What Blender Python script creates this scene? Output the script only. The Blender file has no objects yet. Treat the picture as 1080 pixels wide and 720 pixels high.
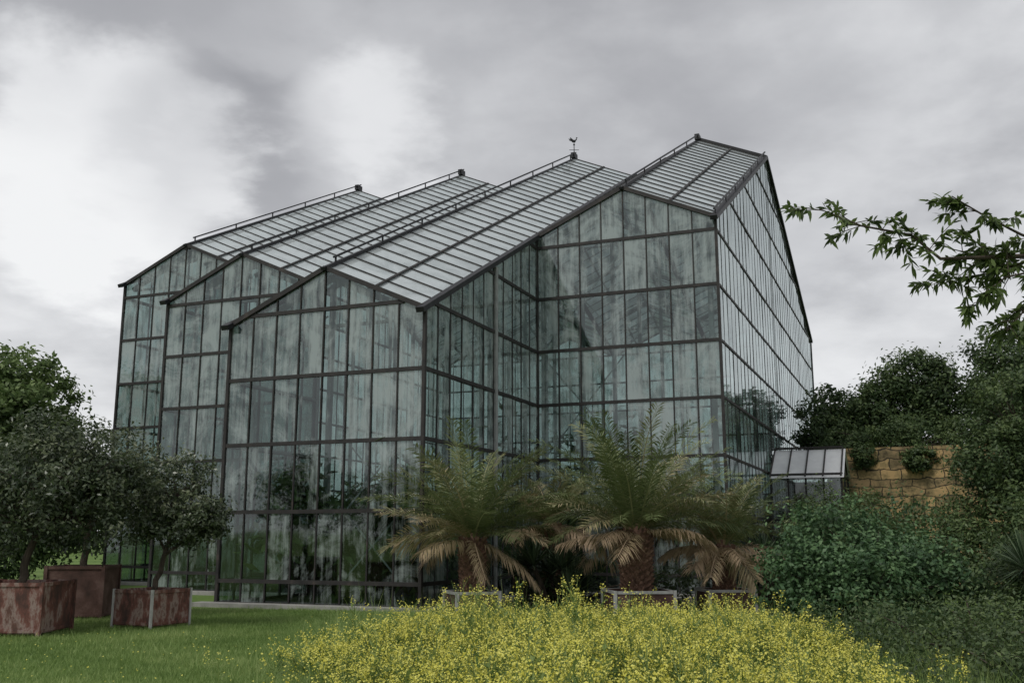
import bpy, math, random
import numpy as np
from mathutils import Vector, Matrix
rng = np.random.default_rng(11)
random.seed(5)
sc = bpy.context.scene
sc.view_settings.view_transform = 'Standard'
sc.view_settings.look = 'None'
sc.view_settings.exposure = 0

# ------------------------------------------------------------ helpers
def link(o, parent=None):
    sc.collection.objects.link(o)
    if parent: o.parent = parent
    return o
def empty(name, loc=(0,0,0), rz=0):
    e = bpy.data.objects.new(name, None); e.location = loc; e.rotation_euler = (0,0,rz)
    e.empty_display_size = .3
    return link(e)
def quads(name, V, rnd=None, mat=None, parent=None):
    V = np.asarray(V, dtype=np.float32); n, k = V.shape[0], V.shape[1]
    me = bpy.data.meshes.new(name)
    me.vertices.add(n*k); me.vertices.foreach_set('co', V.reshape(-1))
    me.loops.add(n*k); me.loops.foreach_set('vertex_index', np.arange(n*k, dtype=np.int32))
    me.polygons.add(n); me.polygons.foreach_set('loop_start', np.arange(0, n*k, k, dtype=np.int32))
    me.update(calc_edges=True)
    if rnd is None: rnd = rng.random(n)
    a = me.attributes.new('rnd', 'FLOAT', 'FACE'); a.data.foreach_set('value', np.asarray(rnd, dtype=np.float32))
    if mat: me.materials.append(mat)
    return link(bpy.data.objects.new(name, me), parent)
def polys(name, P, rnd, mat, parent=None):
    vs, fs = [], []
    for p in P:
        fs.append(list(range(len(vs), len(vs)+len(p)))); vs += [tuple(q) for q in p]
    me = bpy.data.meshes.new(name); me.from_pydata(vs, [], fs); me.update()
    a = me.attributes.new('rnd', 'FLOAT', 'FACE'); a.data.foreach_set('value', np.asarray(rnd, dtype=np.float32))
    me.materials.append(mat)
    return link(bpy.data.objects.new(name, me), parent)
def nrm(v): 
    v = np.asarray(v, float); return v/(np.linalg.norm(v, axis=-1, keepdims=True)+1e-9)
BOXF = [(0,1,3,2),(4,6,7,5),(0,4,5,1),(2,3,7,6),(0,2,6,4),(1,5,7,3)]
def bar(L, p, q, w, h, n):
    p = np.array(p,float); q = np.array(q,float); d = nrm(q-p); n = np.array(n,float)
    s = nrm(np.cross(d, n)); n = nrm(np.cross(s, d))
    c = [a + s*i*w/2 + n*j*h/2 for a in (p,q) for i in (-1,1) for j in (-1,1)]
    for f in BOXF: L.append([c[i] for i in f])
def box(L, lo, hi):
    c = [np.array([x,y,z]) for x in (lo[0],hi[0]) for y in (lo[1],hi[1]) for z in (lo[2],hi[2])]
    for f in BOXF: L.append([c[i] for i in f])
def tube(L, pts, rad, n=7):
    pts = np.array(pts, float); rings = []
    for i in range(len(pts)):
        d = nrm(pts[min(i+1,len(pts)-1)] - pts[max(i-1,0)])
        a = np.array([0,0,1.]) if abs(d[2])<.9 else np.array([1.,0,0])
        s = nrm(np.cross(d,a)); t = np.cross(s,d)
        an = np.linspace(0, 2*math.pi, n, endpoint=False)
        rings.append(pts[i] + rad[i]*(np.cos(an)[:,None]*s + np.sin(an)[:,None]*t))
    for i in range(len(pts)-1):
        for j in range(n):
            k = (j+1)%n
            L.append([rings[i][j], rings[i][k], rings[i+1][k], rings[i+1][j]])
def wob(a, b, n=6, amp=.08, r=rng):
    a = np.array(a,float); b = np.array(b,float); t = np.linspace(0,1,n)[:,None]
    P = a+(b-a)*t; P[1:-1] += r.normal(0, amp, (n-2,3)); return P

# ------------------------------------------------------------ materials
def newmat(name):
    m = bpy.data.materials.new(name); m.use_nodes = True
    nt = m.node_tree; nt.nodes.clear()
    return m, nt, nt.nodes, nt.links
def N(nt, typ, **kw):
    n = nt.nodes.new(typ)
    for k, v in kw.items():
        if k in n.inputs.keys(): n.inputs[k].default_value = v
        else: setattr(n, k, v)
    return n
def ramp(nt, stops, interp='LINEAR'):
    r = nt.nodes.new('ShaderNodeValToRGB'); e = r.color_ramp.elements; r.color_ramp.interpolation = interp
    while len(e) > 1: e.remove(e[-1])
    e[0].position = stops[0][0]; e[0].color = (*stops[0][1],1)
    for p, c in stops[1:]:
        x = e.new(p); x.color = (*c,1)
    return r
def mathn(nt, op, a, b=None, clamp=False):
    m = nt.nodes.new('ShaderNodeMath'); m.operation = op; m.use_clamp = clamp
    for i, v in enumerate((a,b)):
        if v is None: continue
        if hasattr(v, 'is_linked') or hasattr(v,'node'): nt.links.new(v, m.inputs[i])
        else: m.inputs[i].default_value = v
    return m.outputs[0]
def leafmat(name, stops, trans=.25, rough=.5, spec=.35):
    m, nt, nd, lk = newmat(name)
    at = N(nt,'ShaderNodeAttribute', attribute_name='rnd')
    rp = ramp(nt, stops); lk.new(at.outputs['Fac'], rp.inputs[0])
    p = N(nt,'ShaderNodeBsdfPrincipled'); p.inputs['Roughness'].default_value = rough
    p.inputs['Specular IOR Level'].default_value = spec
    lk.new(rp.outputs[0], p.inputs['Base Color'])
    t = N(nt,'ShaderNodeBsdfTranslucent'); lk.new(rp.outputs[0], t.inputs['Color'])
    mx = N(nt,'ShaderNodeMixShader'); mx.inputs[0].default_value = trans
    lk.new(p.outputs[0], mx.inputs[1]); lk.new(t.outputs[0], mx.inputs[2])
    o = N(nt,'ShaderNodeOutputMaterial'); lk.new(mx.outputs[0], o.inputs[0]); return m
def noisemat(name, stops, scale=5, detail=6, rough=.8, stretch=(1,1,1), metallic=0, bump=.2, spec=.3):
    m, nt, nd, lk = newmat(name)
    tc = N(nt,'ShaderNodeTexCoord'); mp = N(nt,'ShaderNodeMapping'); mp.inputs['Scale'].default_value = stretch
    lk.new(tc.outputs['Object'], mp.inputs[0])
    ns = N(nt,'ShaderNodeTexNoise'); ns.inputs['Scale'].default_value = scale; ns.inputs['Detail'].default_value = detail
    ns.inputs['Roughness'].default_value = .65
    lk.new(mp.outputs[0], ns.inputs['Vector'])
    rp = ramp(nt, stops); lk.new(ns.outputs['Fac'], rp.inputs[0])
    p = N(nt,'ShaderNodeBsdfPrincipled'); p.inputs['Roughness'].default_value = rough; p.inputs['Metallic'].default_value = metallic
    p.inputs['Specular IOR Level'].default_value = spec
    lk.new(rp.outputs[0], p.inputs['Base Color'])
    b = N(nt,'ShaderNodeBump'); b.inputs['Strength'].default_value = bump; b.inputs['Distance'].default_value = .02
    lk.new(ns.outputs['Fac'], b.inputs['Height']); lk.new(b.outputs[0], p.inputs['Normal'])
    o = N(nt,'ShaderNodeOutputMaterial'); lk.new(p.outputs[0], o.inputs[0]); return m

def glassmat(name, tint, dirtcol, base, amp, streak, refl0=.09, rough=.04, tlf=.35, zlo=None):
    m, nt, nd, lk = newmat(name)
    tc = N(nt,'ShaderNodeTexCoord')
    mp = N(nt,'ShaderNodeMapping'); mp.inputs['Scale'].default_value = streak
    lk.new(tc.outputs['Object'], mp.inputs[0])
    ns = N(nt,'ShaderNodeTexNoise'); ns.inputs['Scale'].default_value = 1; ns.inputs['Detail'].default_value = 8; ns.inputs['Roughness'].default_value = .7
    lk.new(mp.outputs[0], ns.inputs['Vector'])
    n2 = N(nt,'ShaderNodeTexNoise'); n2.inputs['Scale'].default_value = .8; n2.inputs['Detail'].default_value = 8; n2.inputs['Roughness'].default_value=.66; n2.inputs['Distortion'].default_value=1.4
    at = N(nt,'ShaderNodeAttribute', attribute_name='rnd')
    sh = N(nt,'ShaderNodeCombineXYZ'); lk.new(mathn(nt,'MULTIPLY', at.outputs['Fac'], 2.2), sh.inputs[1])
    va = N(nt,'ShaderNodeVectorMath'); va.operation='ADD'; lk.new(tc.outputs['Object'], va.inputs[0]); lk.new(sh.outputs[0], va.inputs[1])
    lk.new(va.outputs[0], n2.inputs['Vector'])
    a = mathn(nt,'SUBTRACT', ns.outputs['Fac'], .5); a = mathn(nt,'MULTIPLY', a, 3.2*amp)
    b = mathn(nt,'SUBTRACT', n2.outputs['Fac'], .5); b = mathn(nt,'MULTIPLY', b, 3.6*amp)
    c = mathn(nt,'SUBTRACT', at.outputs['Fac'], .5); c = mathn(nt,'MULTIPLY', c, .50*amp)
    s = mathn(nt,'ADD', a, b); s = mathn(nt,'ADD', s, c)
    if zlo is not None:
        sp = N(nt,'ShaderNodeSeparateXYZ'); lk.new(tc.outputs['Object'], sp.inputs[0])
        mr = N(nt,'ShaderNodeMapRange'); mr.inputs['From Min'].default_value=.5; mr.inputs['From Max'].default_value=7; mr.inputs['To Min'].default_value=-zlo; mr.inputs['To Max'].default_value=.05
        lk.new(sp.outputs[2], mr.inputs[0]); s = mathn(nt,'ADD', s, mr.outputs[0])
    s = mathn(nt,'ADD', s, base, True)
    s = mathn(nt,'MULTIPLY', s, .92)
    tr = N(nt,'ShaderNodeBsdfTransparent'); tr.inputs[0].default_value = (*tint,1)
    df = N(nt,'ShaderNodeBsdfDiffuse'); df.inputs[0].default_value = (*dirtcol,1)
    tl = N(nt,'ShaderNodeBsdfTranslucent'); tl.inputs[0].default_value = (*dirtcol,1)
    md = N(nt,'ShaderNodeMixShader'); md.inputs[0].default_value = tlf
    lk.new(df.outputs[0], md.inputs[1]); lk.new(tl.outputs[0], md.inputs[2])
    m1 = N(nt,'ShaderNodeMixShader'); lk.new(s, m1.inputs[0]); lk.new(tr.outputs[0], m1.inputs[1]); lk.new(md.outputs[0], m1.inputs[2])
    lw = N(nt,'ShaderNodeLayerWeight'); lw.inputs[0].default_value = .5
    f = mathn(nt,'POWER', lw.outputs['Facing'], 4.0); f = mathn(nt,'MULTIPLY', f, .85); f = mathn(nt,'ADD', f, refl0, True)
    gl = N(nt,'ShaderNodeBsdfGlossy'); gl.inputs['Roughness'].default_value = rough; gl.inputs['Color'].default_value = (.88,.95,.95,1)
    m2 = N(nt,'ShaderNodeMixShader'); lk.new(f, m2.inputs[0]); lk.new(m1.outputs[0], m2.inputs[1]); lk.new(gl.outputs[0], m2.inputs[2])
    o = N(nt,'ShaderNodeOutputMaterial'); lk.new(m2.outputs[0], o.inputs[0]); return m

M_glass = glassmat('greenhouse_glass', (.46,.56,.54), (.43,.495,.48), .42, 1.0, (5.5,5.5,.5), refl0=.11, zlo=.34)
M_roofglass = glassmat('roof_glass', (.6,.68,.68), (.60,.645,.65), .88, .35, (.8,1.5,.8), refl0=.20, rough=.12, tlf=.10)
M_frame = noisemat('bronze_frame', [(.3,(.020,.020,.021)),(.6,(.042,.038,.036)),(.75,(.09,.07,.06))], 3, rough=.6, bump=.05)
M_black = noisemat('black_gutter', [(.3,(.012,.012,.014)),(.7,(.03,.03,.033))], 4, rough=.5, bump=.05)
M_steel = noisemat('galvanised_steel', [(.3,(.22,.23,.23)),(.7,(.38,.39,.39))], 4, rough=.55, bump=.05)
M_conc = noisemat('concrete', [(.3,(.24,.235,.22)),(.7,(.40,.39,.36))], 3, rough=.9)
M_dark = noisemat('greenhouse_soil', [(.3,(.02,.022,.018)),(.7,(.05,.05,.04))], 2, rough=.95)
M_bed = noisemat('planting_bed_soil', [(.3,(.03,.028,.02)),(.6,(.07,.065,.045)),(.75,(.12,.11,.085))], 6, rough=.95, bump=.8)
M_bark = noisemat('bark', [(.3,(.03,.024,.018)),(.7,(.10,.08,.06))], 6, rough=.9, stretch=(3,3,.6), bump=.6)
M_palmbark = noisemat('palm_bark', [(.3,(.065,.042,.03)),(.55,(.20,.115,.08)),(.75,(.40,.28,.20))], 9, rough=.9, bump=.5)
M_rust = noisemat('rusty_planter', [(.28,(.035,.028,.026)),(.42,(.085,.045,.036)),(.50,(.17,.072,.056)),(.57,(.30,.23,.20)),(.64,(.13,.065,.05)),(.75,(.08,.055,.045))], 3.0, detail=11, rough=.75, stretch=(1.3,1.3,.6), bump=.4)
M_darkplanter = noisemat('dark_planter', [(.25,(.035,.024,.02)),(.5,(.10,.055,.045)),(.65,(.16,.10,.085))], 3, detail=9, rough=.8)
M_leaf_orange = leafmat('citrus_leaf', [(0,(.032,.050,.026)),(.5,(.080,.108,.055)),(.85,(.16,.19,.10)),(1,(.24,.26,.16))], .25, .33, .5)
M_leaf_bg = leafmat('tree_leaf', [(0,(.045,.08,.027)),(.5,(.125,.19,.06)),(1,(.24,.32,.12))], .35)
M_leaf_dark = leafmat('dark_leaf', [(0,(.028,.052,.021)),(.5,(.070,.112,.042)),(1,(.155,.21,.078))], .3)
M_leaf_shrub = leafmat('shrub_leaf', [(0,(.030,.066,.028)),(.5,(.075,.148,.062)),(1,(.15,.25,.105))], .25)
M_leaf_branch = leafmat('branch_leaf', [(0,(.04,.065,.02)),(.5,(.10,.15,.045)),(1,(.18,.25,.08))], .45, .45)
M_palm = leafmat('palm_frond', [(0,(.07,.10,.038)),(.4,(.17,.215,.085)),(.62,(.30,.30,.15)),(.75,(.46,.37,.22)),(1,(.56,.42,.28))], .2, .40)
M_yucca = leafmat('yucca_leaf', [(0,(.02,.045,.02)),(1,(.12,.17,.09))], .15)
M_petal = leafmat('yellow_petal', [(0,(.66,.62,.08)),(1,(.90,.86,.24))], .3, .7)
M_stem = leafmat('meadow_stem', [(0,(.09,.16,.035)),(1,(.30,.38,.12))], .4)
M_blade = leafmat('grass_blade', [(0,(.11,.19,.045)),(.6,(.27,.38,.12)),(1,(.46,.54,.22))], .4, .6)

# ------------------------------------------------------------ world
w = bpy.data.worlds.new('World'); sc.world = w; w.use_nodes = True
nt = w.node_tree; nt.nodes.clear(); lk = nt.links
SUN_EL, SUN_AZ = math.radians(50), math.radians(-135)   # azimuth clockwise from +Y
sky = N(nt,'ShaderNodeTexSky'); sky.sky_type='NISHITA'; sky.sun_disc=False; sky.sun_elevation=SUN_EL; sky.sun_rotation=SUN_AZ
bg1 = N(nt,'ShaderNodeBackground'); bg1.inputs[1].default_value=.08; lk.new(sky.outputs[0], bg1.inputs[0])
tc = N(nt,'ShaderNodeTexCoord'); sp = N(nt,'ShaderNodeSeparateXYZ'); lk.new(tc.outputs['Generated'], sp.inputs[0])
zc = mathn(nt,'MAXIMUM', sp.outputs[2], 0.0); zd = mathn(nt,'ADD', zc, .22)
cx = mathn(nt,'DIVIDE', sp.outputs[0], zd); cy = mathn(nt,'DIVIDE', sp.outputs[1], zd)
cv = N(nt,'ShaderNodeCombineXYZ'); lk.new(cx, cv.inputs[0]); lk.new(cy, cv.inputs[1])
def wnoise(scale, det, ro, dist, loc):
    n1 = N(nt,'ShaderNodeTexNoise'); n1.inputs['Scale'].default_value=scale; n1.inputs['Detail'].default_value=det; n1.inputs['Roughness'].default_value=ro; n1.inputs['Distortion'].default_value=dist
    mpw = N(nt,'ShaderNodeMapping'); mpw.inputs['Location'].default_value=loc
    lk.new(cv.outputs[0], mpw.inputs[0]); lk.new(mpw.outputs[0], n1.inputs['Vector'])
    return mathn(nt,'SUBTRACT', n1.outputs['Fac'], .5)
nA = wnoise(1.3, 8, .50, .15, (3.1,1.7,0))
nB = wnoise(3.6, 9, .54, .10, (7.1,4.2,0))
def spot(d, lo, hi, wamp=3.0):
    v = N(nt,'ShaderNodeVectorMath'); v.operation='DOT_PRODUCT'
    nv = N(nt,'ShaderNodeVectorMath'); nv.operation='NORMALIZE'; lk.new(tc.outputs['Generated'], nv.inputs[0])
    lk.new(nv.outputs[0], v.inputs[0]); v.inputs[1].default_value = tuple(nrm(d))
    a = mathn(nt,'MULTIPLY', nB, (hi-lo)*wamp)
    s = mathn(nt,'ADD', v.outputs['Value'], a)
    mr = N(nt,'ShaderNodeMapRange'); mr.interpolation_type='SMOOTHSTEP'; mr.inputs['From Min'].default_value=lo; mr.inputs['From Max'].default_value=hi
    lk.new(s, mr.inputs[0]); return mr.outputs[0]
br1 = spot((-.43,1,.39), .988, .997, 3.6)
br2 = spot((-.165,1,.43), .9955, .9990, 3.6)
br3 = spot((.50,1,.12), .93, 1.0)
br4 = spot((-.55,1,.25), .955, .999, 2.0)
dk1 = spot((-.29,1,.40), .9915, .9985, 3.2)
dk3 = spot((-.40,1,.56), .985, .999, 2.6)
dk2 = spot((.10,1,.45), .96, .998)
grad = N(nt,'ShaderNodeMapRange'); grad.inputs['From Min'].default_value=0.05; grad.inputs['From Max'].default_value=.5; grad.inputs['To Min'].default_value=.58; grad.inputs['To Max'].default_value=.42
lk.new(sp.outputs[2], grad.inputs[0])
val = mathn(nt,'ADD', grad.outputs[0], mathn(nt,'MULTIPLY', nA, .42))
val = mathn(nt,'ADD', val, mathn(nt,'MULTIPLY', nB, .46))
val = mathn(nt,'ADD', val, mathn(nt,'MULTIPLY', br1, .25))
val = mathn(nt,'ADD', val, mathn(nt,'MULTIPLY', br2, .20))
val = mathn(nt,'ADD', val, mathn(nt,'MULTIPLY', br3, .05))
val = mathn(nt,'ADD', val, mathn(nt,'MULTIPLY', br4, .05))
val = mathn(nt,'SUBTRACT', val, mathn(nt,'MULTIPLY', dk1, .20))
val = mathn(nt,'SUBTRACT', val, mathn(nt,'MULTIPLY', dk3, .09))
val = mathn(nt,'SUBTRACT', val, mathn(nt,'MULTIPLY', dk2, .05))
rp = ramp(nt, [(.15,(.26,.264,.283)),(.34,(.37,.374,.393)),(.5,(.53,.536,.553)),(.66,(.68,.686,.70)),(.85,(.80,.806,.812))])
lk.new(val, rp.inputs[0])
bg2 = N(nt,'ShaderNodeBackground'); bg2.inputs[1].default_value=1.16; lk.new(rp.outputs[0], bg2.inputs[0])
mx = N(nt,'ShaderNodeMixShader'); mx.inputs[0].default_value=.95
lk.new(bg1.outputs[0], mx.inputs[1]); lk.new(bg2.outputs[0], mx.inputs[2])
wo = N(nt,'ShaderNodeOutputWorld'); lk.new(mx.outputs[0], wo.inputs[0])
sd = bpy.data.lights.new('sun','SUN'); sd.energy=1.5; sd.angle=math.radians(16); sd.color=(1,.97,.92)
so = link(bpy.data.objects.new('sun', sd))
dirv = Vector((math.sin(SUN_AZ)*math.cos(SUN_EL), math.cos(SUN_AZ)*math.cos(SUN_EL), math.sin(SUN_EL)))
so.rotation_euler = dirv.to_track_quat('Z','Y').to_euler(); so.location=(-20,-20,40)

# ------------------------------------------------------------ camera
cd = bpy.data.cameras.new('camera'); cd.lens=35; cd.sensor_width=36; cd.clip_end=6000
co = link(bpy.data.objects.new('camera', cd)); co.location=(0,0,1.7); co.rotation_euler=(math.radians(101.05),0,0)
sc.camera = co

# ------------------------------------------------------------ ground
gm, nt2, nd, lk2 = newmat('lawn_ground')
tc2 = N(nt2,'ShaderNodeTexCoord')
na = N(nt2,'ShaderNodeTexNoise'); na.inputs['Scale'].default_value=.35; na.inputs['Detail'].default_value=5
nb = N(nt2,'ShaderNodeTexNoise'); nb.inputs['Scale'].default_value=14; nb.inputs['Detail'].default_value=8
lk2.new(tc2.outputs['Object'], na.inputs[0]); lk2.new(tc2.outputs['Object'], nb.inputs[0])
sm = mathn(nt2,'ADD', mathn(nt2,'MULTIPLY', na.outputs['Fac'], .5), mathn(nt2,'MULTIPLY', nb.outputs['Fac'], .5))
rg = ramp(nt2, [(.35,(.06,.10,.026)),(.5,(.12,.19,.05)),(.65,(.20,.27,.09))]); lk2.new(sm, rg.inputs[0])
pg = N(nt2,'ShaderNodeBsdfPrincipled'); pg.inputs['Roughness'].default_value=.95; pg.inputs['Specular IOR Level'].default_value=.1
lk2.new(rg.outputs[0], pg.inputs['Base Color']); og = N(nt2,'ShaderNodeOutputMaterial'); lk2.new(pg.outputs[0], og.inputs[0])
quads('ground', [[(-2500,-2500,0),(2500,-2500,0),(2500,2500,0),(-2500,2500,0)]], mat=gm)

# ------------------------------------------------------------ greenhouse
GH = empty('greenhouse', (-2.10,23.5,0), -math.radians(22.1))
W, SL, E0, RISE, DT, DB = 5.7, .512, 7.11, 1.27, 20.1, 36.0
ZB = 12.3
def eave(d): return E0+SL*d if d<=DT else (E0+SL*DT) + (ZB-(E0+SL*DT))*(d-DT)/(DB-DT)
bays = [(-5.7,0.0),(-11.4,4.0),(-17.1,8.0),(0.0,7.7)]
rowz = [0.0,.61]+[.61+1.68*k for k in range(1,13)]
panes, prnd, fr, blk, stl = [], [], [], [], []
def clip_top(poly, s0, z0, s1, z1):
    out = []
    f = lambda p: (z0+(z1-z0)*(p[0]-s0)/(s1-s0)) - p[1]
    for i in range(len(poly)):
        a, b = poly[i], poly[(i+1)%len(poly)]; fa, fb = f(a), f(b)
        if fa >= -1e-9: out.append(a)
        if fa*fb < -1e-12:
            t = fa/(fa-fb); out.append((a[0]+(b[0]-a[0])*t, a[1]+(b[1]-a[1])*t))
    return out
def wall(o, d, top, cols, rows, mw=.036, mh=.06, tw=.06, th=.095):
    o = np.array([o[0],o[1],0.]); d = np.array([d[0],d[1],0.]); n = np.array([d[1],-d[0],0.])
    P = lambda s, z, off=0: o + d*s + np.array([0,0,z]) + n*off
    for i in range(len(cols)-1):
        a, b = cols[i], cols[i+1]; ta, tb = top(a), top(b)
        for j in range(len(rows)-1):
            if rows[j] >= max(ta,tb)-.02: continue
            pl = clip_top([(a,rows[j]),(b,rows[j]),(b,rows[j+1]),(a,rows[j+1])], a, ta, b, tb)
            if len(pl) < 3: continue
            tl = rng.normal(0,.003,2)
            r = rng.random()
            if rng.random() < .10: r = -.6
            panes.append([P(s, z, .002+tl[0]*((s-a)/(b-a)-.5)*2+tl[1]*((z-rows[j])/1.68-.5)*2) for s,z in pl]); prnd.append(r)
    for s in cols: 
        big = (s in (cols[0], cols[-1]))
        bar(fr, P(s,0,.0), P(s,top(s)-.02,.0), mw*(2.2 if big else 1), mh if not big else mh*1.6, n)
    S = np.linspace(cols[0], cols[-1], 241); T = np.array([top(s) for s in S])
    for j, z in enumerate(rows[1:]):
        ok = S[T > z+.03]
        if len(ok) > 1:
            bar(fr, P(ok[0],z,.008), P(ok[-1],z,.008), th, tw, n)
            bar(stl, P(ok[0],z+.0,-.10), P(ok[-1],z+.0,-.10), .06, .06, n)
    bar(fr, P(cols[0],.05,.03), P(cols[-1],.05,.03), .12, .12, n)
for (x0, d0) in bays:
    top = lambda s, d0=d0: eave(d0) + RISE*(1-abs(s-W/2)/(W/2))
    cols = [W*k/8 for k in range(9)]
    wall((x0,d0),(1,0), top, cols, rowz)
    topb = lambda s: eave(DB) + RISE*(1-abs(s-W/2)/(W/2))
    wall((x0+W,DB),(-1,0), topb, cols, rowz)
    n = (0,-1,0)
    for sg in (0,1):
        bar(fr, (x0+sg*W,d0-.03,eave(d0)+.02), (x0+W/2,d0-.03,eave(d0)+RISE+.02), .12, .10, n)
        bar(fr, (x0+sg*W,DB+.03,eave(DB)+.02), (x0+W/2,DB+.03,eave(DB)+RISE+.02), .12, .10, n)
def side(o, dvec, dstart, dend, sgn, **kw):
    L = abs(dend-dstart); k = max(1,round(L/.70)); cols = [L*i/k for i in range(k+1)]
    top = lambda s: eave(dstart + sgn*s)
    if min(dstart,dend) < DT < max(dstart,dend):
        c = abs(DT-dstart); cols = sorted([x for x in cols if abs(x-c)>.3]+[c])
    wall(o, dvec, top, cols, rowz, **kw)
side((0,0),(0,1),0,7.7,1, mw=.034, mh=.036, tw=.05)
side((5.7,7.7),(0,1),7.7,DB,1, mw=.03, mh=.022, tw=.04, th=.075)
side((-5.7,4.0),(0,-1),4.0,0,-1)
side((-11.4,8.0),(0,-1),8.0,4.0,-1)
side((-17.1,DB),(0,-1),DB,8.0,-1)
rp_, rr_ = [], []
for (x0, d0) in bays:
    for (da, db) in ((d0,DT),(DT,DB)):
        k = round((db-da)/.62); ds = np.linspace(da,db,k+1)
        for sgn in (0,1):
            xe, xm = x0+sgn*W, x0+W/2
            Z = lambda x, d: eave(d)+RISE*(1-abs(x-xm)/(W/2))
            xs = [xe, xe+(xm-xe)*.5, xm]
            nn_ = nrm(np.cross([0,1,SL if da<DT else -.3],[1,0,(RISE/(W/2))*(1 if sgn==0 else -1)]))
            nn_ = nn_*(1 if nn_[2]>0 else -1)
            for i in range(k):
                for j in range(2):
                    rp_.append([(xs[j],ds[i],Z(xs[j],ds[i])),(xs[j+1],ds[i],Z(xs[j+1],ds[i])),(xs[j+1],ds[i+1],Z(xs[j+1],ds[i+1])),(xs[j],ds[i+1],Z(xs[j],ds[i+1]))])
                    rr_.append(rng.random() if rng.random()>.05 else -.8)
            for i in range(k+1):
                bar(fr, np.array([xe,ds[i],Z(xe,ds[i])])+nn_*.01, np.array([xm,ds[i],Z(xm,ds[i])])+nn_*.01, .035, .04, nn_)
            bar(fr, np.array([xs[1],da,Z(xs[1],da)])+nn_*.04, np.array([xs[1],db,Z(xs[1],db)])+nn_*.04, .06, .04, nn_)
            for x in (xs[1],):
                bar(stl, np.array([x,da+.2,Z(x,da+.2)])-nn_*.15, np.array([x,db,Z(x,db)])-nn_*.15, .08, .12, nn_)
            for d in np.arange(da+.2, db, 4.0):
                bar(stl, np.array([xe,d,Z(xe,d)])-nn_*.28, np.array([xm,d,Z(xm,d)])-nn_*.28, .10, .16, nn_)
    xm = x0+W/2
    R = lambda d: eave(d)+RISE
    bar(blk, (xm,d0-.15,R(d0-.15)+.05), (xm,DT+.1,R(DT+.1)+.05), .12, .08, (0,-SL,1))
    bar(blk, (xm,DT,R(DT)+.05), (xm,DB+.1,R(DB+.1)+.05), .12, .08, (0,.3,1))
    bar(blk, (xm+.02,d0+.3,R(d0+.3)+.24), (xm+.02,DT+.3,R(DT)+.24+SL*.3), .05, .05, (0,-SL,1))
    for d in np.arange(d0+.4, DT, 2.4):
        bar(blk, (xm+.02,d,R(d)), (xm+.02,d,R(d)+.24), .04, .04, (1,0,0))
    box(blk, (xm-.10,DT-.1,R(DT)+.02), (xm+.10,DT+.30,R(DT)+.27))
for x, d0 in ((-17.1,8.0),(-11.4,4.0),(-5.7,0.0),(0,0.0),(5.7,7.7)):
    gw = .22
    bar(blk, (x,d0-.28,eave(d0)-SL*.28+.05), (x,DT,eave(DT)+.05), gw, .13, (0,-SL,1))
    bar(blk, (x,DT,eave(DT)+.05), (x,DB,eave(DB)+.05), gw, .13, (0,.3,1))
    if x==5.7:
        bar(blk, (x,d0-.2,eave(d0)+.30-SL*.2), (x,DT,eave(DT)+.30), .05, .05, (0,-SL,1))
        for d in np.arange(d0, DT, 2.0): bar(blk, (x,d,eave(d)), (x,d,eave(d)+.30), .04, .04, (1,0,0))
bar(blk, (5.75,DT+.1,eave(DT)+.12), (2.85,DT+.1,eave(DT)+RISE+.12), .10, .10, (0,1,0))
for x in (-17.1,-11.4,-5.7,0,5.7):
    for d in np.arange(4.3,DB,4.0):
        if (x==-17.1 and d<8.5) or (x==-11.4 and d<4.4) or (x==5.7 and d<8): continue
        xx = x + (.35 if x<0 else -.35 if x>0 else 0)
        bar(stl, (xx,d,0), (xx,d,eave(d)-.1), .14, .14, (1,0,0))
for x0, d0 in bays:
    for dd in np.arange(d0+.4, DB, 8.0):
        z = eave(dd)-.35
        bar(stl, (x0+.1,dd,z), (x0+W-.1,dd,z), .07, .09, (0,-1,0))
        bar(stl, (x0+.1,dd,z), (x0+W/2,dd,z+RISE+.1), .05, .05, (0,-1,0))
        bar(stl, (x0+W-.1,dd,z), (x0+W/2,dd,z+RISE+.1), .05, .05, (0,-1,0))
def xbrace(x0,x1,z0,z1,y):
    bar(stl,(x0,y,z0),(x1,y,z1),.035,.03,(0,-1,0)); bar(stl,(x0,y+.035,z1),(x1,y+.035,z0),.035,.03,(0,-1,0))
xbrace(-2.13,-.71,2.35,3.9,.2); xbrace(-2.13,-.71,.7,2.2,.2)
xbrace(.1,2.8,7.4,10.5,7.95); xbrace(2.9,5.6,7.4,10.5,7.95)
xbrace(.1,2.8,4.0,7.2,7.95); xbrace(-5.6,-2.9,5.7,7.2,.25)
polys('wall_glazing', panes, prnd, M_glass, GH)
polys('roof_glazing', rp_, rr_, M_roofglass, GH)
quads('glazing_frame', fr, mat=M_frame, parent=GH)
quads('ridge_and_gutter_rails', blk, mat=M_black, parent=GH)
quads('interior_steelwork', stl, mat=M_steel, parent=GH)
pl = []
for (a,b,c,d) in ((-6.1,-.55,.35,-.06),(.06,-.55,.5,7.6),(-11.8,3.5,-5.8,3.93),(-17.5,7.5,-11.5,7.93),(.55,7.2,6.1,7.63)):
    box(pl,(a,b,-.05),(c,d,.10))
quads('concrete_plinth', pl, mat=M_conc, parent=GH)
fl = []
for (x0,d0) in bays: box(fl,(x0+.06,d0+.08,-.05),(x0+W-.06,DB-.1,.04))
quads('greenhouse_floor', fl, mat=M_dark, parent=GH)
quads('planting_bed', [[(-1.9,21.6,.006),(7.5,20.4,.006),(10,30,.006),(.6,31,.006)]], mat=M_bed)

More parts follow.
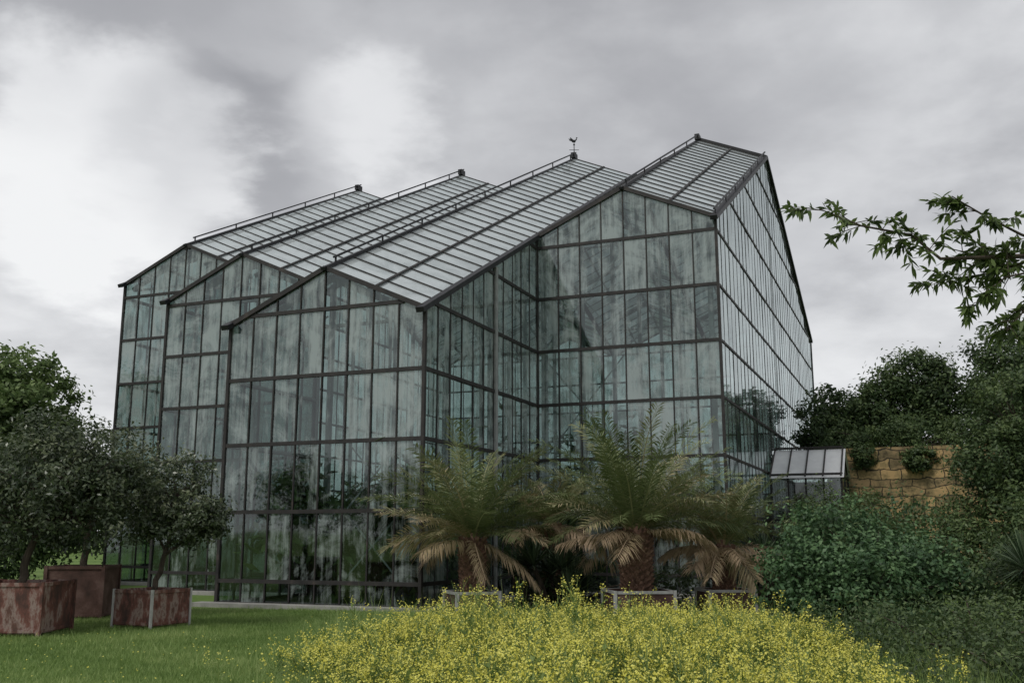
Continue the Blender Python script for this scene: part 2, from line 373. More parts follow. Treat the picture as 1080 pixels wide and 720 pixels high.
# ------------------------------------------------------------ foliage tools
def leaves(C, Nn, L, Wd, r=rng, jitter=.8, droop=.0):
    n = len(C)
    nr = nrm(Nn + r.normal(0,jitter,(n,3)))
    a = nrm(np.cross(nr, r.normal(0,1,(n,3)))); a[:,2] -= droop; a = nrm(a)
    b = nrm(np.cross(nr,a))
    L = (L*r.uniform(.65,1.25,n))[:,None]; Wd = (Wd*r.uniform(.7,1.2,n))[:,None]
    return np.stack([C-a*L/2, C+b*Wd/2+a*L*.05+nr*Wd*.15, C+a*L/2, C-b*Wd/2+a*L*.05+nr*Wd*.15],1)
def cloud(blobs, nsub, nleaf, L, Wd, spread=.22, shell=(.5,1.08), tone=.0, flat=.75):
    Vs, Rs, subs = [], [], []
    for (x,y,z,rx,ry,rz) in blobs:
        rr = np.array([rx,ry,rz]); c = np.array([x,y,z])
        k = max(4,int(nsub))
        d = nrm(rng.normal(0,1,(k,3))); f = rng.uniform(*shell,k)[:,None]
        sc_ = c + d*f*rr
        size = spread*float(np.mean(rr))*rng.uniform(.6,1.5,k)
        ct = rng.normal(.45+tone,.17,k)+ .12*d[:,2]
        for i in range(k):
            m = int(nleaf*rng.uniform(.6,1.4))
            off = rng.normal(0,1,(m,3))*size[i]; off[:,2]*=flat
            P = sc_[i]+off
            Vs.append(leaves(P, np.tile(d[i]*.7+[0,0,.6],(m,1))+nrm(off)*.5, L, Wd))
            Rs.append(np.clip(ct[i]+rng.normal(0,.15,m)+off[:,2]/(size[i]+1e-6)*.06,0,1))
        subs.append(sc_)
    V = np.concatenate(Vs); R = np.concatenate(Rs)
    k = V[:,:,2].min(axis=1) > .01
    return V[k], R[k], subs
def tree(name, base, blobs, nsub, nleaf, L, Wd, mat, trunk_r=.12, fork=.45, **kw):
    V, R, subs = cloud(blobs, nsub, nleaf, L, Wd, **kw)
    e = empty(name, base); b = np.array(base,float)
    T = []
    cz = np.mean([q[2] for q in blobs]); cxy = np.mean([[q[0],q[1]] for q in blobs],0)
    f = np.array([b[0]+(cxy[0]-b[0])*.4, b[1]+(cxy[1]-b[1])*.4, b[2]+(cz-b[2])*fork])
    tube(T, wob(b-[0,0,.05], f, 6, trunk_r*.25)-b, np.linspace(trunk_r,trunk_r*.75,6), 9)
    for q, s in zip(blobs, subs):
        c = np.array(q[:3]); mid = f+(c-f)*.75
        tube(T, wob(f,mid,5,.06)-b, np.linspace(trunk_r*.6,trunk_r*.3,5), 6)
        for p in s[:14]:
            tube(T, wob(mid,p,4,.05)-b, np.linspace(trunk_r*.25,trunk_r*.05,4), 4)
    quads('trunk_and_limbs', T, mat=M_bark, parent=e)
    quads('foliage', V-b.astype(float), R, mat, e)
    return e
def shrub(name, base, blobs, nsub, nleaf, L, Wd, mat, **kw):
    V, R, subs = cloud(blobs, nsub, nleaf, L, Wd, **kw)
    e = empty(name, base); b = np.array(base,float); T=[]
    for s in subs:
        for p in s[:10]:
            tube(T, wob(b+rng.normal(0,.15,3)*[1,1,0], p, 4, .05)-b, np.linspace(.03,.008,4), 4)
    quads('stems', T, mat=M_bark, parent=e); quads('foliage', V-b, R, mat, e); return e

ib = []
for i in range(36):
    x = rng.uniform(-16,5); d = rng.uniform(10,30) if x<-5.7 or x>0 else rng.uniform(2,26)
    h = rng.uniform(1.4,5.5); ib.append((x,d,h*.55,1.4,1.4,h*.55))
for x,d,h in ((-4.6,1.6,3.4),(-3.0,1.8,2.6),(-1.2,1.5,3.8),(-9.5,6,3.6),(-7.4,5.8,2.8),(-15.4,10,3.8),(-13,10,3),(1.3,9.3,3.2),(3.6,9.3,4.4),(2.4,10.2,5.2)):
    ib.append((x,d,h*.52,1.0,.9,h*.5))
V,R,_ = cloud(ib, 26, 28, .42, .15)
quads('indoor_plants', V, R, M_leaf_bg, GH)

# ------------------------------------------------------------ weather vane on the ridge
vp = GH.matrix_basis @ Vector((-2.85,DT+.1,E0+SL*DT+RISE+.25))
VN = empty('weather_vane', tuple(vp)); T=[]
tube(T,[(0,0,-.3),(0,0,.45)],[.025,.02],6)
tube(T,[(-.22,0,.2),(.22,0,.2)],[.014,.014],5)
tube(T,[(0,0,.40),(0,0,.46),(0,0,.52)],[.01,.05,.01],8)
tube(T,[(-.17,0,.80),(-.13,0,.72),(-.05,0,.63),(.04,0,.63),(.10,0,.70),(.12,0,.80),(.17,0,.79)],[.02,.05,.065,.065,.04,.035,.01],6)
tube(T,[(-.07,0,.64),(-.18,0,.68),(-.24,0,.76)],[.03,.035,.01],5)
tube(T,[(0,0,.5),(0,0,.64)],[.018,.018],5)
quads('cockerel_and_pole', T, mat=M_black, parent=VN)

# ------------------------------------------------------------ entrance porch on the right flank
PO = empty('glass_entrance_porch', (-2.10,23.5,0), -math.radians(22.1))
pf, pp, pr = [], [], []
x0,x1,y0,y1,y2 = 5.82,8.25,16.0,17.6,19.4; ze,zt=3.85,4.85
n=4
for i in range(n+1):
    x = x0+(x1-x0)*i/n
    bar(pf,(x,y0,0),(x,y0,ze),.06,.06,(0,-1,0)); bar(pf,(x,y0-.15,ze-.06),(x,y1,zt+.04),.05,.05,(0,-.5,1))
    bar(pf,(x,y1,zt+.04),(x,y2,ze),.06,.06,(0,.5,1))
for z in (.6,2.2,ze): bar(pf,(x0,y0-.02,z),(x1,y0-.02,z),.09,.06,(0,-1,0)); bar(pf,(x1+.02,y0,z),(x1+.02,y2,z),.09,.06,(1,0,0))
for y in (y0,y1,y2): bar(pf,(x1,y,0),(x1,y,zt if y==y1 else ze),.07,.07,(1,0,0))
bar(pf,(x0,y1,zt+.07),(x1,y1,zt+.07),.1,.08,(0,0,1))
pp += [[(x0,y0,0),(x1,y0,0),(x1,y0,ze),(x0,y0,ze)],[(x1,y0,0),(x1,y2,0),(x1,y2,ze),(x1,y1,zt),(x1,y0,ze)]]; pr += [-.4,-.4]
polys('porch_glazing', pp, pr, M_glass, PO)
M_poly = noisemat('porch_roof_sheet', [(.3,(.62,.63,.64)),(.7,(.76,.77,.77))], 2, rough=.3, bump=.02)
polys('porch_roof', [[(x0,y0-.2,ze-.13),(x1+.1,y0-.2,ze-.13),(x1+.1,y1,zt),(x0,y1,zt)],[(x0,y1,zt),(x1+.1,y1,zt),(x1+.1,y2,ze),(x0,y2,ze)]],[0,0],M_poly,PO)
bk_=[]; box(bk_,(x0+.1,y2-.1,0),(x1-.1,y2-.02,ze-.1)); quads('porch_back_wall', bk_, mat=M_darkplanter, parent=PO)
quads('porch_frame', pf, mat=M_frame, parent=PO)

# ------------------------------------------------------------ palms
def palm(name, base, trunk_h, trunk_r, nf, L, dryfrac, seed, el_hi=84, el_lo=2, leafl=.46, dr=(30,58), colm=.34):
    r = np.random.default_rng(seed); e = empty(name, base); T=[]
    tube(T,[(0,0,0),(0,0,trunk_h*.5),(0,0,trunk_h),(0,0,trunk_h+.25)],[trunk_r*.72,trunk_r*.85,trunk_r*.9,trunk_r*.35],14)
    k=0; z=.02
    while z < trunk_h+.05:
        a = k*2.39996; rad = trunk_r*(.78+.12*z/trunk_h); 
        o = np.array([math.cos(a),math.sin(a),0]); s = np.array([-math.sin(a),math.cos(a),0])
        c = o*rad+np.array([0,0,z]); wd=.055+.02*r.random(); hh=.13
        tip = c+o*(.07+.05*r.random())+np.array([0,0,hh*.7])
        b0=c-s*wd; b1=c+s*wd; t0=c+np.array([0,0,hh])-s*wd*.5; t1=c+np.array([0,0,hh])+s*wd*.5; bt=c-np.array([0,0,.05])
        T += [[bt,b1,tip,b0],[b1,t1,tip,tip+o*.001],[t0,b0,tip,tip+o*.001],[t0,tip,t1,(t0+t1)/2]]
        k+=1; z+= .0075
    quads('trunk', T, mat=M_palmbark, parent=e)
    V,R,RQ,RR=[],[],[],[]
    for i in range(nf):
        u = i/nf
        az = i*2.39996+r.normal(0,.15)
        dry = u > 1-dryfrac
        el = math.radians(el_hi-(el_hi-el_lo)*u**.9+r.normal(0,6))
        if dry: el = math.radians(r.uniform(-24,14))
        ln = L*(.84+.16*math.sin(math.pi*min(1,u*1.1+.1)))*r.uniform(.82,1.12)*(1-.15*u)
        if dry: ln*=.78
        droop = math.radians(r.uniform(*dr)) if not dry else math.radians(r.uniform(20,50))
        n=26; h = np.array([math.cos(az),math.sin(az),0]); pos=np.array([0,0,trunk_h+.08])+h*trunk_r*.4
        side = np.array([-math.sin(az),math.cos(az),0]); pts=[pos]; ds=[]
        tw = r.normal(0,.3); sway = r.normal(0,.25)
        for j in range(n):
            t=j/n; a=el-droop*t**1.5; d=nrm(h*math.cos(a)+np.array([0,0,math.sin(a)])+side*sway*t*t); ds.append(d); pos=pos+d*ln/n; pts.append(pos)
        ds.append(ds[-1])
        col = np.clip(r.normal(colm,.14),0,.58) if not dry else r.uniform(.62,1)
        if not dry and u>.5 and r.random()<.25: col=r.uniform(.55,.78)
        for j in range(n):
            wd=.02*(1-j/n)+.004
            RQ.append([pts[j]-side*wd,pts[j]+side*wd,pts[j+1]+side*wd*.9,pts[j+1]-side*wd*.9]); RR.append(min(1,col+.2))
        nl=62
        for j in range(nl):
            t=.10+.9*j/nl; q=t*n; i0=min(int(q),n-1); p=pts[i0]+(pts[i0+1]-pts[i0])*(q-i0); d=ds[i0]; up=nrm(np.cross(d,side))
            if up[2]<0: up=-up
            ll=leafl*(math.sin(math.pi*(.10+.80*t))**.6)*r.uniform(.75,1.12)
            for sg in (-1,1):
                if r.random()<.06: continue
                sd_ = side*math.cos(tw)+up*math.sin(tw)
                v=nrm(sd_*sg*.85+d*(.45+.5*t)+up*(.25 if not dry else -.1)+r.normal(0,.12,3))
                wd=.016; g=np.array([0,0,-1.])*ll*(.10+.25*r.random()+(.2 if dry else 0))
                m=p+v*ll*.55+g*.25
                V.append([p,m+d*wd,p+v*ll+g,m-d*wd]); R.append(np.clip(col+r.normal(0,.06)+(.1*t if dry else 0.08*t),0,1))
    quads('fronds', V, R, M_palm, e); quads('frond_ribs', RQ, RR, M_palm, e)
    return e
def tub(name, loc, wd, h, rz, mat, postmat, pw=.035):
    e = empty(name, loc, rz); A,B,C=[],[],[]; a=wd/2; t=.03
    for (lo,hi) in (((-a,-a,.06),(a,-a+t,h)),((-a,a-t,.06),(a,a,h)),((-a,-a+t,.06),(-a+t,a-t,h)),((a-t,-a+t,.06),(a,a-t,h))): box(A,lo,hi)
    box(A,(-a+t,-a+t,.06),(a-t,a-t,.1))
    for sx in (-1,1):
        for sy in (-1,1):
            box(B,(sx*a-pw,sy*a-pw,0),(sx*a+pw,sy*a+pw,h+.02))
    for s in (-1,1):
        box(B if mat is not M_rust else A,(-a+.04,s*a-.022,h-.05),(a-.04,s*a+.022,h+.012)); box(B if mat is not M_rust else A,(s*a-.022,-a+.04,h-.05),(s*a+.022,a-.04,h+.012))
        box(A,(-a+.04,s*a-.018,.08),(a-.04,s*a+.018,.13)); box(A,(s*a-.018,-a+.04,.08),(s*a+.018,a-.04,.13))
    box(C,(-a+t+.002,-a+t+.002,.1),(a-t-.002,a-t-.002,h-.08))
    quads('panels',A,mat=mat,parent=e); quads('corner_frame',B,mat=postmat,parent=e); quads('soil',C,mat=M_dark,parent=e); return e
palm('palm_tree', (-.88,22.6,.40), 1.15, .28, 60, 2.7, .12, 3)
palm('palm_tree', (2.76,22.7,.42), 1.30, .38, 76, 3.0, .11, 8)
palm('palm_tree', (4.85,23.4,.42), .95, .25, 42, 2.3, .34, 21, el_hi=80, colm=.46)
palm('palm_tree', (1.0,25.9,.0), 1.9, .20, 36, 1.8, .4, 33, el_hi=70, el_lo=0, colm=.42)
M_post = noisemat('light_metal_post', [(.3,(.34,.34,.33)),(.7,(.52,.52,.50))], 6, rough=.6)
tub('planter_tub', (-.88,22.4,0), .95, .52, .35, M_darkplanter, M_post)
tub('planter_tub', (2.76,22.5,0), 1.3, .54, .12, M_darkplanter, M_post)
tub('planter_tub', (4.85,23.3,0), 1.05, .52, .1, M_darkplanter, M_post)
def spiky(name, base, n, L, wd, seed, heads=1, sp=.5):
    r=np.random.default_rng(seed); V,R=[],[]; e=empty(name,base); T=[]
    for h in range(heads):
        c=np.array([r.normal(0,sp),r.normal(0,sp),r.uniform(.2,1.1) if heads>1 else .1])
        tube(T,[(c[0]*.5,c[1]*.5,0),tuple(c)],[.07,.06],6)
        for i in range(n):
            az=r.uniform(0,6.28); el=math.radians(r.uniform(-15,85)); l=L*r.uniform(.7,1.1)
            d=np.array([math.cos(az)*math.cos(el),math.sin(az)*math.cos(el),math.sin(el)]); s=nrm(np.cross(d,[0,0,1.]))
            g=np.array([0,0,-.12*l]); V.append([c,c+d*l*.4+s*wd,c+d*l+g,c+d*l*.4-s*wd]); R.append(r.random())
    quads('spikes',V,R,M_yucca,e); quads('stalks',T,mat=M_bark,parent=e)
spiky('yucca_plant',(1.35,24.2,0),80,.95,.03,1,7,.40)
spiky('yucca_plant',(.3,24.6,0),60,.8,.03,2,4,.35)
spiky('yucca_plant',(6.6,25.5,0),70,.9,.03,4,6,.5)
spiky('yucca_plant',(8.2,27.0,0),90,1.1,.03,6,8,.7)
shrub('evergreen_shrub',(.9,24.9,0),[(.9,24.9,.6,1.0,.6,.6),(3.9,25.2,.5,.8,.5,.6)],40,30,.12,.05,M_leaf_dark)
shrub('evergreen_shrub',(9.4,30.5,0),[(8.7,29.6,1.5,.8,.8,1.3),(9.6,31.0,2.0,1.0,.9,1.4),(10.6,31.2,2.0,.9,.9,1.3)],70,44,.12,.05,M_leaf_dark,tone=.08,spread=.17)

# ------------------------------------------------------------ potted trees on the left
tub('planter_tub', (-8.78,18.3,0), 1.35, .90, .02, M_rust, M_rust)
tub('planter_tub', (-6.90,19.7,0), .98, .70, -.46, M_rust, M_post, pw=.022)
tub('planter_tub', (-9.1,21.7,0), 1.15, 1.08, .1, M_darkplanter, M_darkplanter)
tree('citrus_tree', (-8.85,18.4,.85), [(-8.4,18.4,2.85,1.2,1.1,1.05),(-9.3,18.7,3.0,1.2,1.1,1.15),(-8.9,18.3,2.1,1.2,1.0,.8),(-7.9,18.7,2.2,.9,.8,.8),(-7.7,18.8,2.8,.65,.7,.55)], 80, 50, .105, .046, M_leaf_orange, trunk_r=.08, spread=.13)
tree('citrus_tree', (-6.90,19.7,.62), [(-6.65,19.7,2.70,.75,.7,.65),(-6.25,19.6,2.1,.72,.7,.6),(-7.0,19.8,2.1,.6,.6,.6),(-5.95,19.6,2.0,.45,.5,.4)], 64, 42, .095, .042, M_leaf_orange, trunk_r=.06, spread=.13)
tree('citrus_tree', (-9.1,21.7,1.0), [(-8.9,21.7,3.2,1.2,1.1,.9),(-8.4,21.8,2.5,1.2,1.0,.9),(-9.9,21.9,2.9,1.2,1.1,1.1)], 84, 48, .11, .05, M_leaf_orange, trunk_r=.08, spread=.15)
tree('broadleaf_tree', (-17.6,34.5,0), [(-17.2,34.3,6.4,2.0,2,1.6),(-18.9,34.6,6.8,1.8,2,1.6),(-16.6,34.2,4.8,1.6,1.6,1.4),(-18.4,34.0,4.8,2.2,2,1.6),(-20.6,34.5,6.4,2,2,1.8)], 110, 66, .22, .12, M_leaf_bg, trunk_r=.22, spread=.13, tone=.08)
tree('broadleaf_tree', (-16.3,31.8,0), [(-16.0,31.8,3.4,1.7,1.6,1.5),(-14.6,31.8,2.2,1.4,1.4,1.5),(-17.4,31.6,3.6,1.8,1.8,1.7),(-15.9,31.3,1.5,1.8,1.4,1.5)], 90, 60, .16, .085, M_leaf_dark, trunk_r=.15, spread=.16)

# ------------------------------------------------------------ right hand side: terrace, wall, trees
ctr = np.array([[19.0,56.0],[12.3,38.6],[17.2,36.4],[24,33.2],[34,30.0]])
M_stone,nt3,_,lk3 = newmat('sandstone_masonry')
tc3=N(nt3,'ShaderNodeTexCoord')
wv=N(nt3,'ShaderNodeTexNoise'); wv.inputs['Scale'].default_value=1.3; wv.inputs['Detail'].default_value=3; lk3.new(tc3.outputs['UV'],wv.inputs[0])
wm=N(nt3,'ShaderNodeVectorMath'); wm.operation='SCALE'; lk3.new(wv.outputs['Color'],wm.inputs[0]); wm.inputs['Scale'].default_value=.45
wa=N(nt3,'ShaderNodeVectorMath'); wa.operation='ADD'; lk3.new(wm.outputs[0],wa.inputs[0]); lk3.new(tc3.outputs['UV'],wa.inputs[1])
bk=N(nt3,'ShaderNodeTexBrick'); bk.inputs['Scale'].default_value=1; bk.inputs['Brick Width'].default_value=.75; bk.inputs['Row Height'].default_value=.34; bk.inputs['Mortar Size'].default_value=.02
bk.inputs['Color1'].default_value=(.50,.37,.20,1); bk.inputs['Color2'].default_value=(.30,.23,.14,1); bk.inputs['Mortar'].default_value=(.07,.06,.04,1)
nz=N(nt3,'ShaderNodeTexNoise'); nz.inputs['Scale'].default_value=1.8; nz.inputs['Detail'].default_value=9; nz.inputs['Roughness'].default_value=.7; lk3.new(tc3.outputs['UV'],nz.inputs[0])
ad=N(nt3,'ShaderNodeMix'); ad.data_type='RGBA'; ad.blend_type='MULTIPLY'; ad.inputs[0].default_value=.95
rz3=ramp(nt3,[(.36,(.18,.19,.15)),(.48,(.65,.65,.55)),(.58,(1.1,1.0,.85))]); lk3.new(nz.outputs['Fac'],rz3.inputs[0])
lk3.new(wa.outputs[0],bk.inputs['Vector']); lk3.new(bk.outputs['Color'],ad.inputs[6]); lk3.new(rz3.outputs[0],ad.inputs[7])
ps=N(nt3,'ShaderNodeBsdfPrincipled'); ps.inputs['Roughness'].default_value=.9; lk3.new(ad.outputs[2],ps.inputs['Base Color'])
bp=N(nt3,'ShaderNodeBump'); bp.inputs['Strength'].default_value=.7; bp.inputs['Distance'].default_value=.05; lk3.new(bk.outputs['Fac'],bp.inputs['Height']); bp.invert=True; lk3.new(bp.outputs[0],ps.inputs['Normal'])
os_=N(nt3,'ShaderNodeOutputMaterial'); lk3.new(ps.outputs[0],os_.inputs[0])
HW=5.0; V=[];UV=[]; acc=0
for i in range(len(ctr)-1):
    a,b=ctr[i],ctr[i+1]; l=np.linalg.norm(b-a)
    V.append([(a[0],a[1],-.1),(b[0],b[1],-.1),(b[0],b[1],HW),(a[0],a[1],HW)]); UV += [(acc,0),(acc+l,0),(acc+l,HW),(acc,HW)]; acc+=l
ow=quads('stone_retaining_wall',V,mat=M_stone); uv=ow.data.uv_layers.new(name='UVMap'); uv.data.foreach_set('uv',np.array(UV,dtype=np.float32).reshape(-1))
top=[]
for i in range(len(ctr)-1):
    a,b=ctr[i],ctr[i+1]; 
    for j in range(6):
        f0,f1=j/6,(j+1)/6; far_a=np.array([a[0]+40,a[1]+50]); far_b=np.array([b[0]+40,b[1]+50]); hh=lambda f:HW+5*f*f+.0
        q=lambda p,fp,f:(*(p+(fp-p)*f),hh(f)); top.append([q(a,far_a,f0),q(b,far_b,f0),q(b,far_b,f1),q(a,far_a,f1)])
quads('hillside',top,mat=gm)
tree('hillside_tree',(14.2,43.0,5.0),[(13.9,42.8,6.9,1.5,1.5,1.1),(15.2,43,6.3,1.5,1.5,1.1),(13.4,42,5.8,1.2,1.2,.9)],90,56,.19,.10,M_leaf_dark,trunk_r=.14,spread=.15)
tree('hillside_tree',(17.8,43.5,5.0),[(17.6,43.2,8.4,1.8,1.6,1.2),(18.9,43.2,7.6,1.6,1.6,1.3),(16.3,43,7.2,1.5,1.5,1.2),(17.5,42.6,6.4,2.0,1.5,1.1)],100,58,.19,.10,M_leaf_dark,trunk_r=.18,spread=.14)
tree('hillside_tree',(21.3,41.0,5.0),[(21.2,40.8,9.2,2.0,1.8,1.4),(20.2,40.6,7.6,1.7,1.6,1.4),(22.8,40.6,8.2,1.8,1.6,1.5),(21.0,40.2,6.4,2.2,1.6,1.2)],100,58,.19,.10,M_leaf_dark,trunk_r=.2,spread=.14)
shrub('terrace_shrub',(15.5,38.6,5.0),[(13.2,39.4,5.2,1.0,.8,.6),(14.8,38.4,5.35,1.1,.8,.7),(16.9,37.5,5.3,1.2,.8,.9),(18.9,36.5,5.2,1.3,.9,.9),(15.2,37.2,4.5,.7,.3,.5),(13.4,38.0,4.7,.5,.3,.5),(17.6,36.0,4.3,1.0,.4,1.2),(20.6,35.6,5.0,1.6,1.0,1.6)],60,42,.13,.07,M_leaf_dark,tone=.08,spread=.17)
tree('evergreen_tree',(14.6,28.6,0),[(14.5,28.4,5.2,1.4,1.4,1.2),(15.8,28.6,6.2,1.4,1.4,1.2),(13.6,28.0,3.8,1.2,1.2,1.1),(14.9,27.8,3.0,1.7,1.2,1.3),(13.7,27.6,2.0,1.6,1.2,1.2)],100,50,.14,.07,M_leaf_dark,trunk_r=.16,spread=.14,tone=.05)
shrub('broadleaf_shrub',(11.2,28.5,0),[(10.4,29.0,1.6,1.4,1.2,1.2),(11.8,28.6,1.9,1.4,1.2,1.3),(12.8,27.8,1.4,1.3,1.2,1.4),(9.2,29.6,1.2,1.1,1.0,1.1)],90,48,.12,.06,M_leaf_dark,tone=.14,spread=.16)
shrub('broadleaf_shrub',(6.5,19.2,0),[(6.1,19.3,1.50,1.1,1.1,.9),(7.0,19.1,1.20,1.2,1.1,1.0),(5.5,19.0,.9,.95,.9,.8),(7.7,18.8,.8,.9,.9,.8),(6.5,18.4,.75,1.3,.9,.75)],90,50,.10,.058,M_leaf_shrub,tone=.02,spread=.13)
shrub('broadleaf_shrub',(9.3,18.2,0),[(9.0,18.4,.9,1.2,1.0,.9),(10.2,18.6,1.5,1.2,1.0,1.2),(9.6,17.2,.7,1.2,1.0,.7)],100,48,.09,.05,M_leaf_dark,tone=.05,spread=.15)
shrub('low_groundcover_shrub',(6.2,14.6,0),[(5.2,15.4,.35,1.0,.9,.4),(6.4,15.2,.4,1.1,.9,.5),(7.6,15.0,.45,1.1,.9,.5),(5.6,13.4,.25,1.0,.9,.35),(6.8,13.2,.3,1.1,.9,.4),(5.0,11.6,.2,1.0,.9,.3),(6.2,11.4,.25,1.0,1,.3)],70,40,.07,.035,M_leaf_dark,tone=.0,spread=.2)
spiky('ornamental_grass',(9.0,17.2,.4),160,.9,.014,14,5,.30)
db=[]
for i in range(46):
    a=math.radians(-75+150*i/45); D=rng.uniform(105,125); db.append((D*math.sin(a),D*math.cos(a),rng.uniform(2.5,4),6,5,rng.uniform(3.5,5)))
V,R,_=cloud(db,40,22,.9,.5,spread=.2); quads('distant_tree_line',V,R,M_leaf_dark)

# ------------------------------------------------------------ overhanging branch tree (trunk stands right of the view)
OT=empty('overhanging_tree',(7.6,8.6,0)); ob=np.array([7.6,8.6,0.]); T=[]; LV=[]; LR=[]
tube(T,[p-ob for p in ([7.6,8.6,-.1],[7.55,8.55,1.5],[7.5,8.5,3.0],[7.6,8.7,4.6],[7.9,9,6.0])],[.2,.17,.15,.11,.06],10)
limbs=[([7.5,8.5,3.0],[6.2,7.9,3.5],[4.8,7.3,3.74],[3.75,7.0,3.70],[3.12,7.0,3.68],[2.92,7.0,3.86],[2.56,7.0,3.93],[2.26,7.0,4.06]),
       ([4.2,7.1,3.72],[3.75,7.05,3.88],[3.45,7.0,4.02],[3.22,6.95,4.14]),
       ([4.6,7.2,3.74],[4.0,6.9,3.62],[3.5,6.85,3.50],[3.24,6.8,3.28]),
       ([3.9,7.05,3.71],[3.55,7.2,3.62],[3.2,7.25,3.58]),
       ([4.4,7.1,3.6],[4.0,7.0,3.45],[3.7,6.95,3.32],[3.5,6.9,3.12]),
       ([4.4,7.3,3.75],[3.9,7.3,3.80],[3.6,7.3,3.78],[3.35,7.3,3.84])]
rads=[np.array([.08,.055,.030,.018,.012,.009,.007,.004]),np.array([.016,.010,.007,.004]),np.array([.016,.010,.007,.004]),np.array([.010,.007,.004]),np.array([.014,.009,.006,.004]),np.array([.012,.008,.006,.004])]
def lf(p,v,l,wd):
    s=nrm(np.cross(v,rng.normal(0,1,3)+[0,0,1.2])); c=rng.random(); g=np.array([0,0,-1.])*l
    LV.append([p,p+v*l*.28+s*wd*.45+g*.02,p+v*l*.62+s*wd*.42+g*.07,p+v*l+g*.2,p+v*l*.62-s*wd*.42+g*.07,p+v*l*.28-s*wd*.45+g*.02]); LR.append(c)
for lb,rd in zip(limbs,rads):
    P=np.array(lb); tube(T,P-ob,rd,6)
    for i in range(len(P)-1):
        if P[i][0]>5.2: continue
        for q in range(7):
            t=rng.random(); p=P[i]+(P[i+1]-P[i])*t; dd=nrm(P[i+1]-P[i])
            v=nrm(dd*.5+rng.normal(0,.6,3)*[1,.8,.6]+[-.1,0,-.15]); l=rng.uniform(.12,.32); e2=p+v*l
            tube(T,np.array([p,p+v*l*.5+[0,0,.01],e2])-ob,[.004,.003,.002],4)
            for m in range(int(8+l*44)):
                tt=rng.uniform(.1,1)**.7; pp_=p+v*l*tt
                lf(pp_-ob,nrm(v*.7+rng.normal(0,.55,3)+[0,0,-.25]),rng.uniform(.06,.105),rng.uniform(.022,.032))
V,R,_=cloud([(8.2,9.2,6.2,1.8,1.8,1.3),(7.6,8.4,4.9,1.2,1.4,.9),(9,8.4,5.2,1.5,1.6,1.2)],60,30,.11,.035)
quads('limbs',T,mat=M_bark,parent=OT); quads('leaves',LV,LR,M_leaf_branch,OT); quads('upper_crown',V-ob,R,M_leaf_branch,OT)

# ------------------------------------------------------------ lawn blades
def blades(name,n,xr,yr,h,wd,keep=None,lean=.5):
    x=rng.uniform(*xr,n); y=rng.uniform(*yr,n)
    if keep is not None:
        k=keep(x,y); x,y=x[k],y[k]
    n=len(x); b=np.stack([x,y,np.zeros(n)],1); az=rng.uniform(0,6.28,n)
    s=np.stack([np.cos(az),np.sin(az),np.zeros(n)],1)*(wd*rng.uniform(.6,1.3,n))[:,None]
    patch=.5+.28*np.sin(x*1.3+np.sin(y*.9)*1.7)*np.cos(y*1.1+x*.6)+.2*np.sin(x*5.1+y*2.3)*np.sin(y*6.3)
    hh=h*rng.uniform(.45,1.2,n)*(.55+.8*patch)
    tall=rng.random(n)<.012; hh=np.where(tall,hh*2.2,hh)
    l=rng.normal(0,lean,(n,2))*hh[:,None]; tip=b+np.concatenate([l,hh[:,None]],1)
    V=np.stack([b-s/2,b+s/2,tip],1)
    quads(name,V,np.clip(patch*.7+rng.normal(.14,.18,n),0,1),M_blade)
blades('lawn_grass',260000,(-13,3),(9.5,24),.085,.013,lambda x,y:(np.abs(x)<y*.56+.5)&(x<-1.2+.25*(y-8)*.5))
blades('meadow_grass',70000,(-3.6,9),(5.2,21),.33,.012,lambda x,y:(x>-2.0-.12*(y-9)+.6*np.sin(y*1.7))&(np.abs(x)<y*.58+.3),lean=.35)
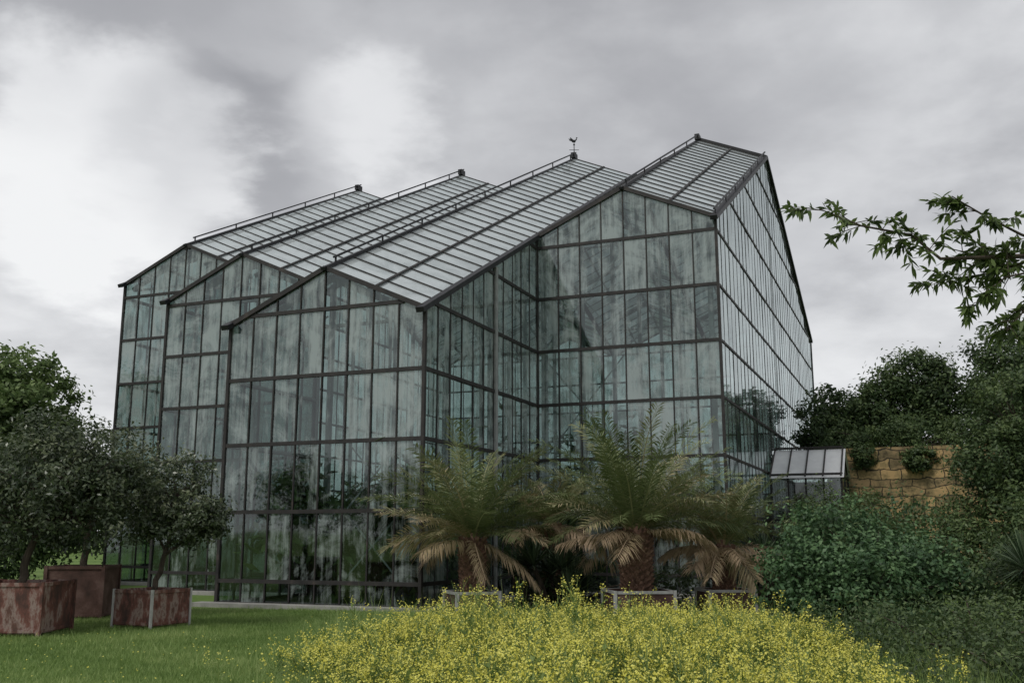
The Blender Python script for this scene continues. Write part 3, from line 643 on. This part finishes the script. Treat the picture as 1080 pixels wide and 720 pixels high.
# ------------------------------------------------------------ yellow flower meadow
FP=[];SP_=[];SR=[]
def inside(x,y):
    lx=np.interp(y,[5,7,9,11,13,15],[-.4,-.7,-1.3,-2.2,-2.5,-1.6])+.2*math.sin(y*2.3)+.12*math.sin(y*5.1); rx=np.interp(y,[5,7,10,13,15],[2.2,2.7,3.6,4.2,3.9])+.2*math.sin(y*3.1); return lx,rx
def stem(p,q,wd,c):
    d=q-p; s=nrm(np.cross(d,[.2,1,.1]))*wd; SP_.append([p-s,p+s,q+s*.5,q-s*.5]); SR.append(c)
def plant(x,y,h,fl=1.0):
    b=np.array([x,y,0]); ln=rng.normal(0,.10,2)*h; topp=b+np.array([ln[0],ln[1],h])
    c=rng.random()*.7; stem(b,topp,.005,c); tips=[topp]
    for k in range(rng.integers(5,9)):
        t=rng.uniform(.40,.92); p=b+(topp-b)*t; az=rng.uniform(0,6.28); l=rng.uniform(.10,.26)
        q=p+np.array([math.cos(az)*l*.6,math.sin(az)*l*.6,l*.85]); stem(p,q,.0035,c); tips.append(q)
    for k in range(12):
        t=rng.uniform(.05,.9); p=b+(topp-b)*t; az=rng.uniform(0,6.28); l=rng.uniform(.06,.18); d=np.array([math.cos(az),math.sin(az),rng.uniform(-.1,.8)])
        s=np.array([-math.sin(az),math.cos(az),0])*.018; SP_.append([p,p+d*l*.5+s,p+d*l,p+d*l*.5-s]); SR.append(np.clip(c+.1+rng.normal(0,.15),0,1))
    for tp in tips:
        if rng.random()>fl: continue
        kk=rng.integers(5,13); FP.append(tp+rng.normal(0,1,(kk,3))*[.020,.020,.032])
cnt=0
while cnt<2500:
    y=rng.uniform(5.2,15.4); x=rng.uniform(-4,5); lx,rx=inside(x,y)
    m=min(x-lx,rx-x)
    if m<0 and rng.random()>.10*math.exp(m*2.2): continue
    if m<-1.1: continue
    pt=math.sin(x*2.1+1.3*math.sin(y*1.2))*math.sin(y*1.9+x*.7)
    if pt<-.3 and rng.random()<.6: continue
    cnt+=1
    h=(rng.uniform(.34,.68)+.14*pt)*(0.6+.4*min(1,max(0,m)/1.0))
    if rng.random()<.12: h*=rng.uniform(1.15,1.5)
    plant(x,y,h,.75)
for i in range(60):
    g=rng.random()
    x=rng.normal(-.45,.30) if g<.4 else rng.normal(.75,.15) if g<.55 else rng.uniform(-2.2,3.8); y=rng.uniform(11.5,14.5)
    plant(x,y,rng.uniform(.8,1.2 if g<.55 else .9),.55)
F=np.concatenate(FP); FV=leaves(F,np.tile([0,-.2,1.],(len(F),1)),.024,.021,jitter=.7)
M=empty('yellow_flower_meadow'); quads('petals',FV,None,M_petal,M); quads('stems_and_leaves',SP_,SR,M_stem,M)
# a few scattered daisies / dandelions in the lawn
n=260; x=rng.uniform(-9,-1,n); y=rng.uniform(9.5,18,n); k=np.abs(x)<y*.55
P=np.stack([x[k],y[k],rng.uniform(.07,.12,k.sum())],1)
quads('lawn_flowers',leaves(P,np.tile([0,-.3,1.],(len(P),1)),.026,.026,jitter=.2),None,M_petal)
